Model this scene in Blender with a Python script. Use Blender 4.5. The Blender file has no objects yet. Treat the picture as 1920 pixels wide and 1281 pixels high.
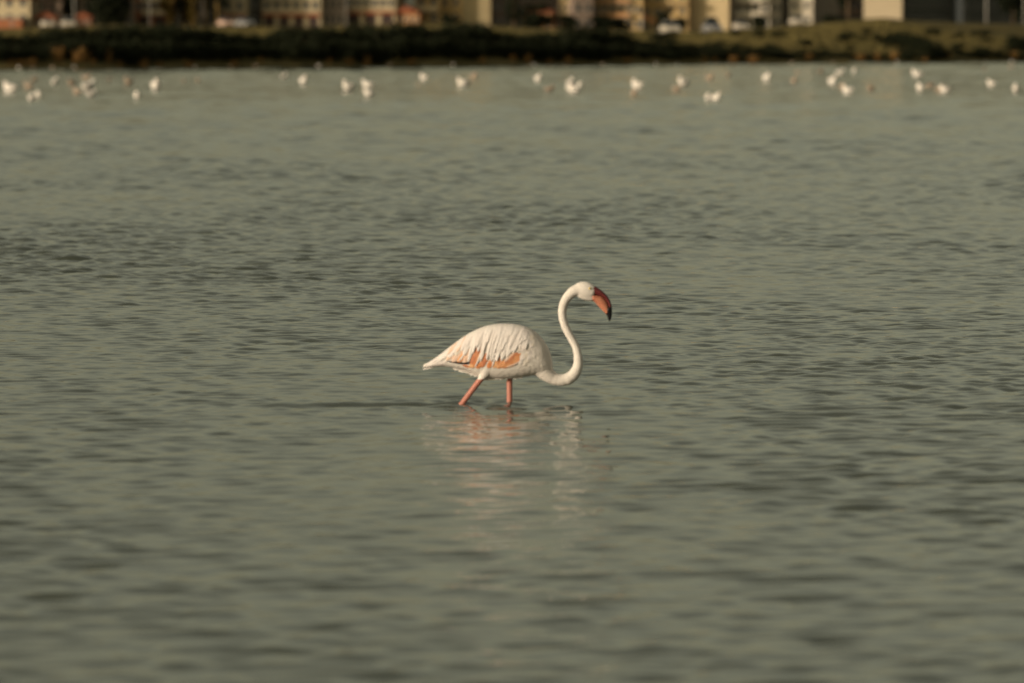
import bpy, bmesh, math, random
import numpy as np
from mathutils import Vector, Matrix

sc = bpy.context.scene
COL = sc.collection
R = math.radians
rnd = random.Random(7)

# ------------------------------------------------------------------ camera
CAM_H = 1.85
LENS = 200.0
FPX = 1920 * LENS / 36.0           # focal length in photograph pixels
HORIZON = 81.0                     # photograph row of the horizon
PITCH = math.atan((640.5 - HORIZON) / FPX)
FOCUS = 36.0                       # the lens is focused a little behind the bird
cd = bpy.data.cameras.new('camera')
cd.lens = LENS
cd.sensor_width = 36.0
cd.clip_start = 0.5
cd.clip_end = 9000
cd.dof.use_dof = True
cd.dof.focus_distance = FOCUS
cd.dof.aperture_fstop = 3.6
cam = bpy.data.objects.new('camera', cd)
cam.location = (0, 0, CAM_H)
cam.rotation_euler = (math.pi / 2 - PITCH, 0, 0)
COL.objects.link(cam)
sc.camera = cam

# ------------------------------------------------------------------ sky, sun, exposure
SUN_EL, SUN_AZ = 12.0, 236.0       # azimuth clockwise from +Y
w = bpy.data.worlds.new('World')
sc.world = w
w.use_nodes = True
nt = w.node_tree
bg = nt.nodes['Background']
sky = nt.nodes.new('ShaderNodeTexSky')
sky.sky_type = 'NISHITA'
sky.sun_disc = False
sky.sun_elevation = R(SUN_EL)
sky.sun_rotation = R(SUN_AZ)
sky.air_density = 1.0
sky.dust_density = 2.5
sky.ozone_density = 1.0
tint = nt.nodes.new('ShaderNodeMix')
tint.data_type = 'RGBA'
tint.blend_type = 'MULTIPLY'
tint.inputs[0].default_value = 1.0
tint.inputs[7].default_value = (1.0, 0.93, 0.655, 1)   # warm white balance of the whole sky
hsv = nt.nodes.new('ShaderNodeHueSaturation')
hsv.inputs['Saturation'].default_value = 0.35      # hazy, nearly colourless evening sky
nt.links.new(sky.outputs[0], hsv.inputs['Color'])
nt.links.new(hsv.outputs[0], tint.inputs[6])
nt.links.new(tint.outputs[2], bg.inputs[0])
bg.inputs[1].default_value = 0.108

sd = bpy.data.lights.new('sun', 'SUN')
sd.energy = 3.1
sd.angle = R(0.53)
sd.color = (1.0, 0.86, 0.68)
sun = bpy.data.objects.new('sun', sd)
az, el = R(SUN_AZ), R(SUN_EL)
to_sun = Vector((math.sin(az) * math.cos(el), math.cos(az) * math.cos(el), math.sin(el)))
sun.rotation_euler = to_sun.to_track_quat('Z', 'Y').to_euler()
sun.location = to_sun * 60
COL.objects.link(sun)

sc.view_settings.view_transform = 'Standard'
sc.view_settings.look = 'None'
sc.view_settings.gamma = 1.0
sc.view_settings.exposure = 0.0
sc.view_settings.use_curve_mapping = False
sc.cycles.use_denoising = True
sc.cycles.max_bounces = 6


# ------------------------------------------------------------------ helpers
def px(x, y, D):
    """World point seen at photograph pixel (x, y) at depth D metres (along +Y)."""
    return Vector(((x - 960) / FPX * D, D, CAM_H + (HORIZON - y) / FPX * D))


def mat(name, col, rough=0.8, noise=None, bump=None, spec=0.3, streak=None):
    """Procedural material: col, with noise=(scale, colour2, contrast) and bump=(scale, distance)."""
    m = bpy.data.materials.new(name)
    m.use_nodes = True
    n = m.node_tree
    b = n.nodes['Principled BSDF']
    b.inputs['Base Color'].default_value = (*col, 1)
    b.inputs['Roughness'].default_value = rough
    b.inputs['Specular IOR Level'].default_value = spec
    tc = n.nodes.new('ShaderNodeTexCoord')
    if noise:
        t = n.nodes.new('ShaderNodeTexNoise')
        t.inputs['Scale'].default_value = noise[0]
        t.inputs['Detail'].default_value = 5
        n.links.new(tc.outputs['Object'], t.inputs['Vector'])
        r = n.nodes.new('ShaderNodeValToRGB')
        c = noise[2] if len(noise) > 2 else 0.2
        r.color_ramp.elements[0].position = 0.5 - c
        r.color_ramp.elements[1].position = 0.5 + c
        r.color_ramp.elements[0].color = (*col, 1)
        r.color_ramp.elements[1].color = (*noise[1], 1)
        n.links.new(t.outputs['Fac'], r.inputs['Fac'])
        n.links.new(r.outputs['Color'], b.inputs['Base Color'])
    if bump:
        t = n.nodes.new('ShaderNodeTexNoise')
        t.inputs['Scale'].default_value = bump[0]
        t.inputs['Detail'].default_value = 4
        if streak:
            mp = n.nodes.new('ShaderNodeMapping')
            mp.inputs['Rotation'].default_value = (0, R(streak), 0)
            mp.inputs['Scale'].default_value = (1, 1, 0.14)
            n.links.new(tc.outputs['Object'], mp.inputs['Vector'])
            n.links.new(mp.outputs[0], t.inputs['Vector'])
        else:
            n.links.new(tc.outputs['Object'], t.inputs['Vector'])
        bp = n.nodes.new('ShaderNodeBump')
        bp.inputs['Distance'].default_value = bump[1]
        bp.inputs['Strength'].default_value = 1.0
        n.links.new(t.outputs['Fac'], bp.inputs['Height'])
        n.links.new(bp.outputs['Normal'], b.inputs['Normal'])
    return m


def obj(name, mesh, parent=None, material=None, smooth=False):
    o = bpy.data.objects.new(name, mesh)
    COL.objects.link(o)
    if material is not None:
        for mm in (material if isinstance(material, (list, tuple)) else [material]):
            mesh.materials.append(mm)
    if smooth:
        mesh.shade_smooth()
    if parent is not None:
        o.parent = parent
    return o


def empty(name, loc, rz=0.0):
    o = bpy.data.objects.new(name, None)
    o.empty_display_size = 0.2
    o.location = loc
    o.rotation_euler = (0, 0, rz)
    COL.objects.link(o)
    return o


def tag(o, label=None, cat=None, group=None, kind=None):
    if label:
        o['label'] = label
    if cat:
        o['category'] = cat
    if group:
        o['group'] = group
    if kind:
        o['kind'] = kind
    return o


def copy_tree(o, parent=None):
    c = o.copy()
    COL.objects.link(c)
    if parent is not None:
        c.parent = parent
    for ch in [k for k in ALLCH.get(o.name, [])]:
        d = copy_tree(ch, c)
        ALLCH.setdefault(c.name, []).append(d)
    return c


ALLCH = {}


def kids(o, *chs):
    ALLCH.setdefault(o.name, []).extend(chs)


def mesh_from(name, verts, faces):
    me = bpy.data.meshes.new(name)
    me.from_pydata([tuple(v) for v in verts], [], faces)
    me.update()
    return me


def box_mesh(name, x0, x1, y0, y1, z0, z1):
    v = [(x, y, z) for z in (z0, z1) for y in (y0, y1) for x in (x0, x1)]
    f = [(0, 2, 3, 1), (4, 5, 7, 6), (0, 1, 5, 4), (2, 6, 7, 3), (0, 4, 6, 2), (1, 3, 7, 5)]
    return mesh_from(name, v, f)


def tube(verts, faces, pts, rad, n=10, cap=True, squash=1.0):
    """Append a tapering tube through pts."""
    base = len(verts)
    pts = [Vector(p) for p in pts]
    m = len(pts)
    ref = Vector((0, 1, 0.01)).normalized()
    for i, p in enumerate(pts):
        t = (pts[min(i + 1, m - 1)] - pts[max(i - 1, 0)]).normalized()
        rr = ref if abs(t.dot(ref)) < 0.95 else Vector((1, 0, 0))
        a = t.cross(rr).normalized()
        b = t.cross(a).normalized()
        for k in range(n):
            an = 2 * math.pi * k / n
            verts.append(p + a * (math.cos(an) * rad[i]) + b * (math.sin(an) * rad[i] * squash))
    for i in range(m - 1):
        for k in range(n):
            k2 = (k + 1) % n
            faces.append((base + i * n + k, base + i * n + k2, base + (i + 1) * n + k2, base + (i + 1) * n + k))
    if cap:
        faces.append(tuple(base + k for k in reversed(range(n))))
        faces.append(tuple(base + (m - 1) * n + k for k in range(n)))


def catmull(pts, per=8):
    """Smooth resampling of a polyline of equal-length tuples."""
    P = [np.array(p, float) for p in pts]
    P = [2 * P[0] - P[1]] + P + [2 * P[-1] - P[-2]]
    out = []
    for i in range(1, len(P) - 2):
        for k in range(per):
            t = k / per
            out.append(0.5 * (2 * P[i] + (P[i + 1] - P[i - 1]) * t + (2 * P[i - 1] - 5 * P[i] + 4 * P[i + 1] - P[i + 2]) * t * t
                              + (3 * P[i] - P[i - 1] - 3 * P[i + 1] + P[i + 2]) * t ** 3))
    out.append(P[-2])
    return out


# ------------------------------------------------------------------ materials
M = {}
M['feather_white'] = mat('feather_white', (0.70, 0.61, 0.575), 0.75, (14, (0.78, 0.72, 0.69), 0.25), (110, 0.0022), 0.2, -25)
M['feather_cream'] = mat('feather_cream', (0.66, 0.57, 0.49), 0.75, (14, (0.72, 0.65, 0.59)), (110, 0.0022), 0.2, -25)
M['feather_blush'] = mat('feather_blush', (0.74, 0.56, 0.47), 0.75, (18, (0.72, 0.46, 0.33)), (110, 0.0022), 0.2, -25)
M['feather_coral'] = mat('feather_coral', (0.62, 0.22, 0.09), 0.7, (22, (0.76, 0.42, 0.22), 0.14), (110, 0.0022), 0.2, -25)
M['feather_rust'] = mat('feather_rust', (0.48, 0.17, 0.09), 0.7, (30, (0.60, 0.25, 0.13)), (110, 0.0022), 0.2, -25)
M['feather_black_and_shade'] = mat('feather_black_and_shade', (0.025, 0.02, 0.02), 0.6, None, (110, 0.0022), 0.3, -25)
M['plumage'] = mat('plumage', (0.68, 0.61, 0.56), 0.8, (9, (0.74, 0.68, 0.63)), (90, 0.0018), 0.15)
M['leg_skin'] = mat('leg_skin', (0.43, 0.15, 0.115), 0.45, (60, (0.54, 0.22, 0.16)), (200, 0.0008), 0.4)
M['bill_maroon_shaded'] = mat('bill_maroon_shaded', (0.10, 0.018, 0.020), 0.4, (60, (0.16, 0.03, 0.03)), None, 0.4)  # dark maroon, deepened so the colour carries the shade on the culmen
M['bill_orange'] = mat('bill_orange', (0.43, 0.145, 0.09), 0.4, (70, (0.54, 0.22, 0.13)), None, 0.4)
M['bill_black'] = mat('bill_black', (0.012, 0.010, 0.012), 0.35, None, None, 0.4)
M['eye_yellow'] = mat('eye_yellow', (0.75, 0.58, 0.22), 0.2)
M['eye_black'] = mat('eye_black', (0.01, 0.01, 0.01), 0.1)


def water_material():
    m = bpy.data.materials.new('lagoon_water')
    m.use_nodes = True
    n = m.node_tree
    b = n.nodes['Principled BSDF']
    b.inputs['Base Color'].default_value = (0.066, 0.073, 0.056, 1)
    b.inputs['Roughness'].default_value = 0.045
    b.inputs['IOR'].default_value = 1.33
    b.inputs['Specular IOR Level'].default_value = 0.5
    g = n.nodes.new('ShaderNodeNewGeometry')
    t = n.nodes.new('ShaderNodeTexNoise')
    t.inputs['Scale'].default_value = 9.0
    t.inputs['Detail'].default_value = 3
    t.inputs['Roughness'].default_value = 0.55
    n.links.new(g.outputs['Position'], t.inputs['Vector'])
    bp = n.nodes.new('ShaderNodeBump')
    bp.inputs['Distance'].default_value = 0.0012
    n.links.new(t.outputs['Fac'], bp.inputs['Height'])
    n.links.new(bp.outputs['Normal'], b.inputs['Normal'])
    return m


M['water'] = water_material()

# ------------------------------------------------------------------ shoreline and terrain
SH0 = np.array((-36.3, 403.0))
SHU = np.array((85.6, 145.0))
SHU = SHU / np.linalg.norm(SHU)
SHN = np.array((-SHU[1], SHU[0]))           # landward


def shore_depth(pxx):
    """Depth along +Y at which the line of sight of photo column pxx meets the shoreline."""
    k = (pxx - 960) / FPX
    # (k*D, D) . n = SH0 . n
    return float(SH0 @ SHN) / (k * SHN[0] + SHN[1])


PLX = [0, 200, 300, 450, 550, 700, 850, 1000, 1250, 1330, 1400, 1500, 1580, 1650, 1720, 1800, 1920]
PBY = [55, 48, 50, 50, 53, 47, 46, 54, 60, 60, 56, 48, 42, 35, 42, 45, 48]       # photo row of the foot of the buildings
TOWN = 1150.0                                                             # depth of the building line
PLZ = [CAM_H + (HORIZON - (y + 9)) / FPX * (shore_depth(x) + 60) for x, y in zip(PLX, PBY)]
PTZ = [CAM_H + (HORIZON - y) / FPX * TOWN for y in PBY]


def plateau(x, y):
    q = 960 + x / np.maximum(y, 50) * FPX
    return np.interp(q, PLX, PLZ), np.interp(q, PLX, PTZ)


def ground_z(x, y):
    s = (np.asarray(x) - SH0[0]) * SHN[0] + (np.asarray(y) - SH0[1]) * SHN[1]
    a = (np.asarray(x) - SH0[0]) * SHU[0] + (np.asarray(y) - SH0[1]) * SHU[1]
    wob = 0.9 * np.sin(a * 0.21) + 0.6 * np.sin(a * 0.53 + 1.3) + 0.35 * np.sin(a * 1.7)
    s2 = s + wob * np.clip(1 - np.abs(s) / 12, 0, 1)
    p, pt = plateau(np.asarray(x), np.asarray(y))
    up = p * np.clip(s2 / 30, 0, 1) ** 0.72 + (pt - p) * np.clip((np.asarray(y) - 540) / (TOWN - 560), 0, 1) * np.clip((s2 - 20) / 20, 0, 1)
    up = up + 0.10 * np.sin(a * 0.9 + s * 0.4) * np.clip(s2 / 4, 0, 1) + 0.07 * np.sin(a * 2.3 - s * 0.9) * np.clip(s2 / 4, 0, 1)
    dn = s2 * 0.10
    return np.where(s2 > 0, up, np.maximum(dn, -1.0))


def ground_hit(pxx, pyy):
    """First ground point on the line of sight through photo pixel (pxx, pyy)."""
    for D in np.arange(shore_depth(pxx) + 8, 1145, 4.0):
        x = (pxx - 960) / FPX * D
        if CAM_H + (HORIZON - pyy) / FPX * D <= float(ground_z(x, D)):
            return float(D)
    return 1140.0


def build_ground():
    sv = np.concatenate([np.linspace(-10, 40, 75), np.linspace(45, 520, 80), np.geomspace(540, 4500, 12)])
    av = np.concatenate([-np.geomspace(2600, 130, 10), np.linspace(-110, 300, 330), np.linspace(310, 1000, 90), np.geomspace(1030, 4000, 8)])
    A, S = np.meshgrid(av, sv)
    X = SH0[0] + A * SHU[0] + S * SHN[0]
    Y = SH0[1] + A * SHU[1] + S * SHN[1]
    Z = ground_z(X, Y)
    nv, nh = A.shape
    v = np.stack([X, Y, Z], -1).reshape(-1, 3)
    f = [(i * nh + j, i * nh + j + 1, (i + 1) * nh + j + 1, (i + 1) * nh + j) for i in range(nv - 1) for j in range(nh - 1)]
    me = bpy.data.meshes.new('ground')
    me.from_pydata(v.tolist(), [], f)
    me.update()
    m = mat('dry_grass_ground', (0.075, 0.062, 0.022), 0.95, (0.35, (0.155, 0.115, 0.042), 0.16), (3.0, 0.25), 0.1)
    o = obj('ground', me, None, m, True)
    tag(o, kind='structure')


build_ground()

# ------------------------------------------------------------------ water surface
wr = np.random.RandomState(11)
NW = 150
LAM = np.geomspace(0.10, 6.0, NW)
KK = 2 * np.pi / LAM
TH = wr.normal(-math.pi / 2 + 0.32, 0.72, NW)          # travel direction, roughly toward the camera
PH = wr.uniform(0, 2 * np.pi, NW)


def row_ratio(d):
    return np.interp(d, [12, 24, 30, 65, 90, 150], [0.0014, 0.0013, 0.0010, 0.0010, 0.0014, 0.0019])


LEGS_XY = []       # filled by the flamingo before the water is built


def wave_z(X, Y):
    X = np.asarray(X, float)
    Y = np.asarray(Y, float)
    dl = row_ratio(Y) * Y
    z = np.zeros_like(X)
    # gusts: patches of rougher and smoother water
    g = (np.sin(X * 0.55 + 0.9 * np.sin(Y * 0.13) + 0.6) * np.sin(Y * 0.21 + 0.8 * np.sin(X * 0.37) + 1.1)
         + 0.6 * np.sin(X * 1.3 + Y * 0.31 + 2.0) * np.sin(Y * 0.47 - X * 0.2))
    lof = np.interp(Y, [16, 28, 34], [0.048, 0.045, 0.03])
    hf = np.interp(Y, [16, 24, 32, 90, 200], [15, 12, 10, 8, 4.5])
    gust = (1.0 + 0.32 * g) * (1.0 - 0.08 * np.exp(-((Y - 27) / 6) ** 2)) * (1 + 0.35 * np.exp(-((Y - 47) / 15) ** 2) * (0.65 - 0.35 * np.tanh(X / 2)))
    gust = gust * (1 - 0.5 * np.exp(-((X - FX0) / 1.0) ** 2 - ((Y - 25.0) / 5.0) ** 2))     # a smoother slick round the bird
    for i in range(NW):
        lam = LAM[i]
        lo = np.clip((lam / np.maximum(dl, lof) - 2.6) / 2.0, 0, 1)
        hi = np.clip((hf * np.maximum(dl, 0.03) / lam - 0.6) / 0.9, 0, 1)
        sl = 0.031
        wgt = lo * hi * sl / KK[i]
        if not np.any(wgt > 0):
            continue
        ph = KK[i] * (X * math.cos(TH[i]) + Y * math.sin(TH[i])) + PH[i]
        z += wgt * (np.sin(ph) - 0.30 * np.sin(2 * ph) + 0.08 * np.cos(2 * ph))
    z *= gust
    # expanding rings and a short wake round the wading legs
    for (lx, ly, amp) in LEGS_XY:
        r = np.hypot(X - lx, (Y - ly))
        z += amp * np.exp(-r * 1.9) * np.cos(r * 2 * np.pi / 0.17) * np.clip(r / 0.05, 0.3, 1)
        wx = lx - X
        wk = np.exp(-((Y - ly + 0.10) / 0.16) ** 2) * np.exp(-np.clip(wx, 0, 9) * 1.1) * (wx > 0) * np.clip(wx / 0.1, 0, 1)
        z += 0.014 * wk * np.sin((Y - ly) * 18 + wx * 3)
    return z


def build_water():
    VV, FF, off = [], [], 0
    for (da, db, nc) in ((12.0, 90.0, 430), (89.9, 640.0, 230)):
        d = [da]
        while d[-1] < db:
            d.append(d[-1] * (1 + float(row_ratio(np.array(d[-1])))))
        d = np.array(d)
        u = np.linspace(-1, 1, nc)
        half = 0.125 * d + 2.2
        X = u[None, :] * half[:, None]
        Y = np.repeat(d[:, None], nc, 1)
        Z = wave_z(X, Y)
        e = np.minimum(1, (1 - np.abs(u)) / 0.03)[None, :] * np.minimum(1, (d - 12.0) / 0.6)[:, None]
        Z = Z * e
        nr = len(d)
        VV.append(np.stack([X, Y, Z], -1).reshape(-1, 3))
        ii = np.arange(nr - 1)[:, None] * nc + np.arange(nc - 1)[None, :] + off
        FF.append(np.stack([ii, ii + 1, ii + nc + 1, ii + nc], -1).reshape(-1, 4))
        off += nr * nc
    V = np.concatenate(VV)
    F = np.concatenate(FF)
    me = bpy.data.meshes.new('water')
    me.vertices.add(len(V))
    me.vertices.foreach_set('co', V.ravel().astype(np.float32))
    me.loops.add(F.size)
    me.loops.foreach_set('vertex_index', F.ravel().astype(np.int32))
    me.polygons.add(len(F))
    me.polygons.foreach_set('loop_start', np.arange(0, F.size, 4, dtype=np.int32))
    me.polygons.foreach_set('loop_total', np.full(len(F), 4, dtype=np.int32))
    me.update()
    me.validate()
    o = obj('water', me, None, M['water'], True)
    tag(o, kind='structure')
    # the calm rest of the lagoon round the rippled reach
    a = 0.125
    y0, y1 = 12.0, float(d[-1])
    x0, x1 = 0.125 * 12.0 + 2.2, half[-1]
    B = 4000.0
    v = [(-B, -B, 0), (B, -B, 0), (B, y0, 0), (x0, y0, 0), (-x0, y0, 0), (-B, y0, 0),
         (B, y1, 0), (x1, y1, 0), (-x1, y1, 0), (-B, y1, 0), (B, B, 0), (-B, B, 0)]
    f = [(0, 1, 2, 3, 4, 5), (3, 2, 6, 7), (5, 4, 8, 9), (9, 8, 7, 6, 10, 11)]
    o2 = obj('water', mesh_from('water_outer', v, f), None, M['water'])
    tag(o2, kind='structure')
    return nr


# ------------------------------------------------------------------ the flamingo
FD = 29.17                      # depth of the flamingo, from where its legs meet the water
K = FD / FPX                    # metres per photograph pixel at the flamingo
FX0 = (930 - 960) / FPX * FD


def fz(X, Y):
    """Side-view drawing units (4.418 per photo pixel, origin at photo 780,510) to local x, z in metres."""
    return ((780 + X / 4.418) - 930) * K, (757.5 - (510 + Y / 4.418)) * K


U = K / 4.418                   # drawing unit in metres
TRUNK = np.array([
    # X, top, bottom, half width
    (58, 770, 793, 10), (120, 738, 788, 28), (200, 682, 785, 52), (300, 604, 794, 84), (400, 532, 819, 110),
    (500, 476, 858, 128), (600, 441, 882, 140), (700, 427, 887, 147), (800, 428, 884, 149), (900, 447, 870, 144),
    (980, 488, 856, 131), (1045, 548, 852, 110), (1092, 618, 850, 82), (1118, 690, 850, 54), (1132, 760, 845, 28)], float)


def trunk_at(X):
    return [float(np.interp(X, TRUNK[:, 0], TRUNK[:, k])) for k in (1, 2, 3)]


def side_y(X, Y):
    """Half width of the trunk (drawing units) at side-view position X, Y."""
    t, b, h = trunk_at(min(max(X, 58), 1132))
    c, hz = (t + b) / 2, (b - t) / 2
    q = min(abs((Y - c) / hz), 0.985)
    return h * (1 - q ** 2.2) ** (1 / 2.2)


def build_flamingo():
    root = empty('flamingo', (FX0, FD, 0))
    tag(root, 'white flamingo with orange wing patches wading with its neck in an S', 'flamingo')
    V, F = [], []
    # trunk
    st = catmull([tuple(r) for r in TRUNK], 4)
    n = 28
    base = 0
    for (X, t, b, h) in st:
        c, hz = (t + b) / 2, (b - t) / 2
        for k in range(n):
            an = 2 * math.pi * k / n
            cx, sx = math.cos(an), math.sin(an)
            e = 2 / 2.2
            yy = h * math.copysign(abs(cx) ** e, cx)
            zz = c + hz * math.copysign(abs(sx) ** e, sx)
            x, z = fz(X, zz)
            V.append(Vector((x, yy * U, z)))
    m = len(st)
    for i in range(m - 1):
        for k in range(n):
            k2 = (k + 1) % n
            F.append((i * n + k, (i + 1) * n + k, (i + 1) * n + k2, i * n + k2))
    F.append(tuple(range(n)))
    F.append(tuple(reversed([(m - 1) * n + k for k in range(n)])))

    def tube_px(pts, ny=12, squash=1.0):
        P, Rr = [], []
        for p in pts:
            x, z = fz(p[0], p[1])
            P.append(Vector((x, p[3] * U if len(p) > 3 else 0, z)))
            Rr.append(p[2] * U)
        tube(V, F, P, Rr, ny, True, squash)

    # neck: one long S
    neck = catmull([(985, 750, 84), (1045, 805, 74), (1096, 854, 58), (1145, 886, 48), (1205, 898, 45), (1268, 884, 47), (1318, 838, 45),
                    (1343, 775, 39), (1343, 700, 34), (1323, 620, 31), (1282, 540, 31), (1240, 460, 32), (1217, 385, 32),
                    (1213, 315, 33), (1232, 245, 35), (1264, 198, 38), (1306, 162, 43), (1352, 146, 44)], 6)
    nr_ = random.Random(8)
    tube_px([(p[0] + nr_.uniform(-1.5, 1.5), p[1], p[2] * 1.07 * nr_.uniform(0.96, 1.04)) for p in neck], 16)
    # head
    head = catmull([(1300, 166, 26), (1330, 152, 50), (1366, 146, 66), (1402, 149, 71), (1434, 159, 68), (1460, 170, 60), (1478, 180, 48)], 4)
    tube_px([tuple(p) for p in head], 18, 0.78)
    jaw = [(1350, 180, 34), (1395, 192, 40), (1440, 200, 40), (1472, 208, 34)]
    tube_px(jaw, 12, 0.85)
    # thighs, legs and webbed feet (the near leg trails, the far leg stands)
    near = -52
    far = 48
    tube_px([(590, 790, 70, near), (566, 845, 46, near), (545, 880, 26, near)], 12)
    tube_px([(556, 850, 22, near), (540, 882, 26, near), (470, 972, 25, near), (385, 1085, 24, near), (320, 1170, 24, near), (300, 1198, 26, near),
             (300, 1230, 20, near), (330, 1400, 17, near), (352, 1700, 17, near)], 10)
    tube_px([(770, 800, 66, far), (774, 850, 40, far), (775, 880, 26, far)], 12)
    tube_px([(775, 850, 23, far), (775, 890, 26, far), (775, 1000, 25, far), (775, 1110, 25, far), (776, 1215, 26, far), (774, 1245, 26, far),
             (770, 1290, 18, far), (760, 1450, 17, far), (752, 1700, 17, far)], 10)
    for fx, fy in ((352, near), (752, far)):
        for dy in (-55, 0, 55):
            tube_px([(fx, 1700, 16, fy), (fx + 60, 1722, 13, fy + dy * 0.6), (fx + 130, 1728, 9, fy + dy)], 8)
        tube_px([(fx, 1700, 14, fy), (fx + 45, 1722, 12, fy), (fx + 100, 1728, 34, fy)], 10, 0.3)
    me = bpy.data.meshes.new('body')
    me.from_pydata([tuple(v) for v in V], [], F)
    bm = bmesh.new()
    bm.from_mesh(me)
    bmesh.ops.recalc_face_normals(bm, faces=bm.faces)
    bm.to_mesh(me)
    bm.free()
    tmp = bpy.data.objects.new('tmp', me)
    COL.objects.link(tmp)
    r = tmp.modifiers.new('r', 'REMESH')
    r.mode = 'VOXEL'
    r.voxel_size = 0.0036
    s = tmp.modifiers.new('s', 'SMOOTH')
    s.factor = 0.5
    s.iterations = 12
    dg = bpy.context.evaluated_depsgraph_get()
    body_me = bpy.data.meshes.new_from_object(tmp.evaluated_get(dg))
    bpy.data.objects.remove(tmp)
    bpy.data.meshes.remove(me)
    body_me.materials.clear()
    body = obj('body', body_me, root, [M['plumage'], M['leg_skin']], True)
    zc = fz(0, 886)[1]
    mi = [1 if p.center.z < zc and p.center.x < fz(840, 0)[0] else 0 for p in body_me.polygons]
    body_me.polygons.foreach_set('material_index', mi)

    # ---- bill: pink-brown upper half with its shade painted in, orange deep lower half, black hooked tip
    def resample(pts, nn):
        P = np.array(pts, float)
        L = np.concatenate([[0], np.cumsum(np.hypot(*np.diff(P, axis=0).T))])
        q = np.linspace(0, L[-1], nn)
        return np.stack([np.interp(q, L, P[:, 0]), np.interp(q, L, P[:, 1])], 1)

    NS = 25
    up = resample([tuple(p) for p in catmull([(1446, 98), (1484, 116), (1522, 140), (1560, 170), (1592, 204), (1613, 244), (1624, 292), (1626, 340), (1620, 380), (1607, 411)], 6)], NS)
    lo = resample([tuple(p) for p in catmull([(1466, 232), (1486, 254), (1512, 284), (1540, 314), (1566, 340), (1582, 362), (1590, 384), (1597, 402), (1603, 412)], 6)], NS)
    gap = resample([(1462, 188), (1500, 190), (1538, 200), (1566, 220), (1588, 250), (1598, 285), (1600, 320), (1600, 350), (1602, 380), (1604, 405)], NS)
    hw = np.interp(np.linspace(0, 1, NS), [0, 0.15, 0.4, 0.65, 0.85, 1], [44, 42, 37, 31, 20, 4])

    def bill_part(name, A, B, i0, i1, wide, material, parent):
        v, f = [], []
        nn = 14
        cnt = 0
        for i in range(i0, i1 + 1):
            c = (A[i] + B[i]) / 2
            h = (A[i] - B[i]) / 2
            for k in range(nn):
                an = 2 * math.pi * k / nn
                p = c + h * math.cos(an) * 1.0
                x, z = fz(p[0], p[1])
                v.append((x, hw[i] * wide * math.sin(an) * U, z))
            cnt += 1
        for i in range(cnt - 1):
            for k in range(nn):
                k2 = (k + 1) % nn
                f.append((i * nn + k, i * nn + k2, (i + 1) * nn + k2, (i + 1) * nn + k))
        f.append(tuple(reversed(range(nn))))
        f.append(tuple((cnt - 1) * nn + k for k in range(nn)))
        me2 = mesh_from(name, v, f)
        b2 = bmesh.new()
        b2.from_mesh(me2)
        bmesh.ops.recalc_face_normals(b2, faces=b2.faces)
        b2.to_mesh(me2)
        b2.free()
        return obj(name, me2, parent, material, True)

    ub = bill_part('upper_bill', up, gap + (gap - up) * 0.06, 0, 16, 0.94, M['bill_maroon_shaded'], root)
    bill_part('lower_bill', gap, lo, 0, 17, 1.0, M['bill_orange'], root)
    bill_part('bill_tip', up * 1.0, lo, 15, NS - 1, 1.04, M['bill_black'], ub)

    # eyes
    def ball(name, X, Y, yy, rad, material, parent):
        b2 = bmesh.new()
        bmesh.ops.create_uvsphere(b2, u_segments=14, v_segments=10, radius=rad)
        x, z = fz(X, Y)
        bmesh.ops.translate(b2, verts=b2.verts, vec=(x, yy * U, z))
        me2 = bpy.data.meshes.new(name)
        b2.to_mesh(me2)
        b2.free()
        return obj(name, me2, parent, material, True)

    for sgn in (-1, 1):
        e = ball('eye', 1440, 134, sgn * 48, 10 * U, M['eye_yellow'], root)
        ball('pupil', 1441, 133, sgn * 55, 4.6 * U, M['eye_black'], e)

    # ---- feathers
    def feather_mesh(path, width, lift0, lift1, sgn, thick=1.6, blunt=0.35, free=0.0):
        """path: side-view points root to tip; lies on the trunk, lifted off it by lift0..lift1 units."""
        pts = catmull(path, 4)
        nn = len(pts)
        v, f = [], []
        for i, p in enumerate(pts):
            t = i / (nn - 1)
            a = pts[max(i - 1, 0)]
            b = pts[min(i + 1, nn - 1)]
            dx, dy = b[0] - a[0], b[1] - a[1]
            L = math.hypot(dx, dy) + 1e-9
            nx, ny = -dy / L, dx / L
            wv = width * 0.5 * min(1.0, 0.55 + t * 1.8) * (1 if t < 1 - blunt else math.sqrt(max(0.004, 1 - ((t - 1 + blunt) / blunt) ** 2)))
            lift = lift0 + (lift1 - lift0) * t
            row = []
            for sside, ex in ((-1, 0), (-0.5, 0.8), (0.0, 1.1), (0.5, 0.8), (1, 0)):
                X, Y = p[0] + nx * wv * sside, p[1] + ny * wv * sside
                Y = max(Y, trunk_at(min(max(X, 58), 1132))[0] + 3)
                y = side_y(X, Y) + lift + ex * thick
                x, z = fz(X, Y)
                row.append((x, sgn * y * U, z))
            for q in (0, 4):                       # underside, a sheet of its own
                row.append((row[q][0], row[q][1] - sgn * thick * U, row[q][2]))
            v.extend(row)
        for i in range(nn - 1):
            for k in (0, 1, 2, 3, 5):
                q = (i * 7 + k, i * 7 + k + 1, (i + 1) * 7 + k + 1, (i + 1) * 7 + k)
                f.append(q if (sgn < 0) == (k < 5) else q[::-1])
        return mesh_from('feather', v, f)

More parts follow.
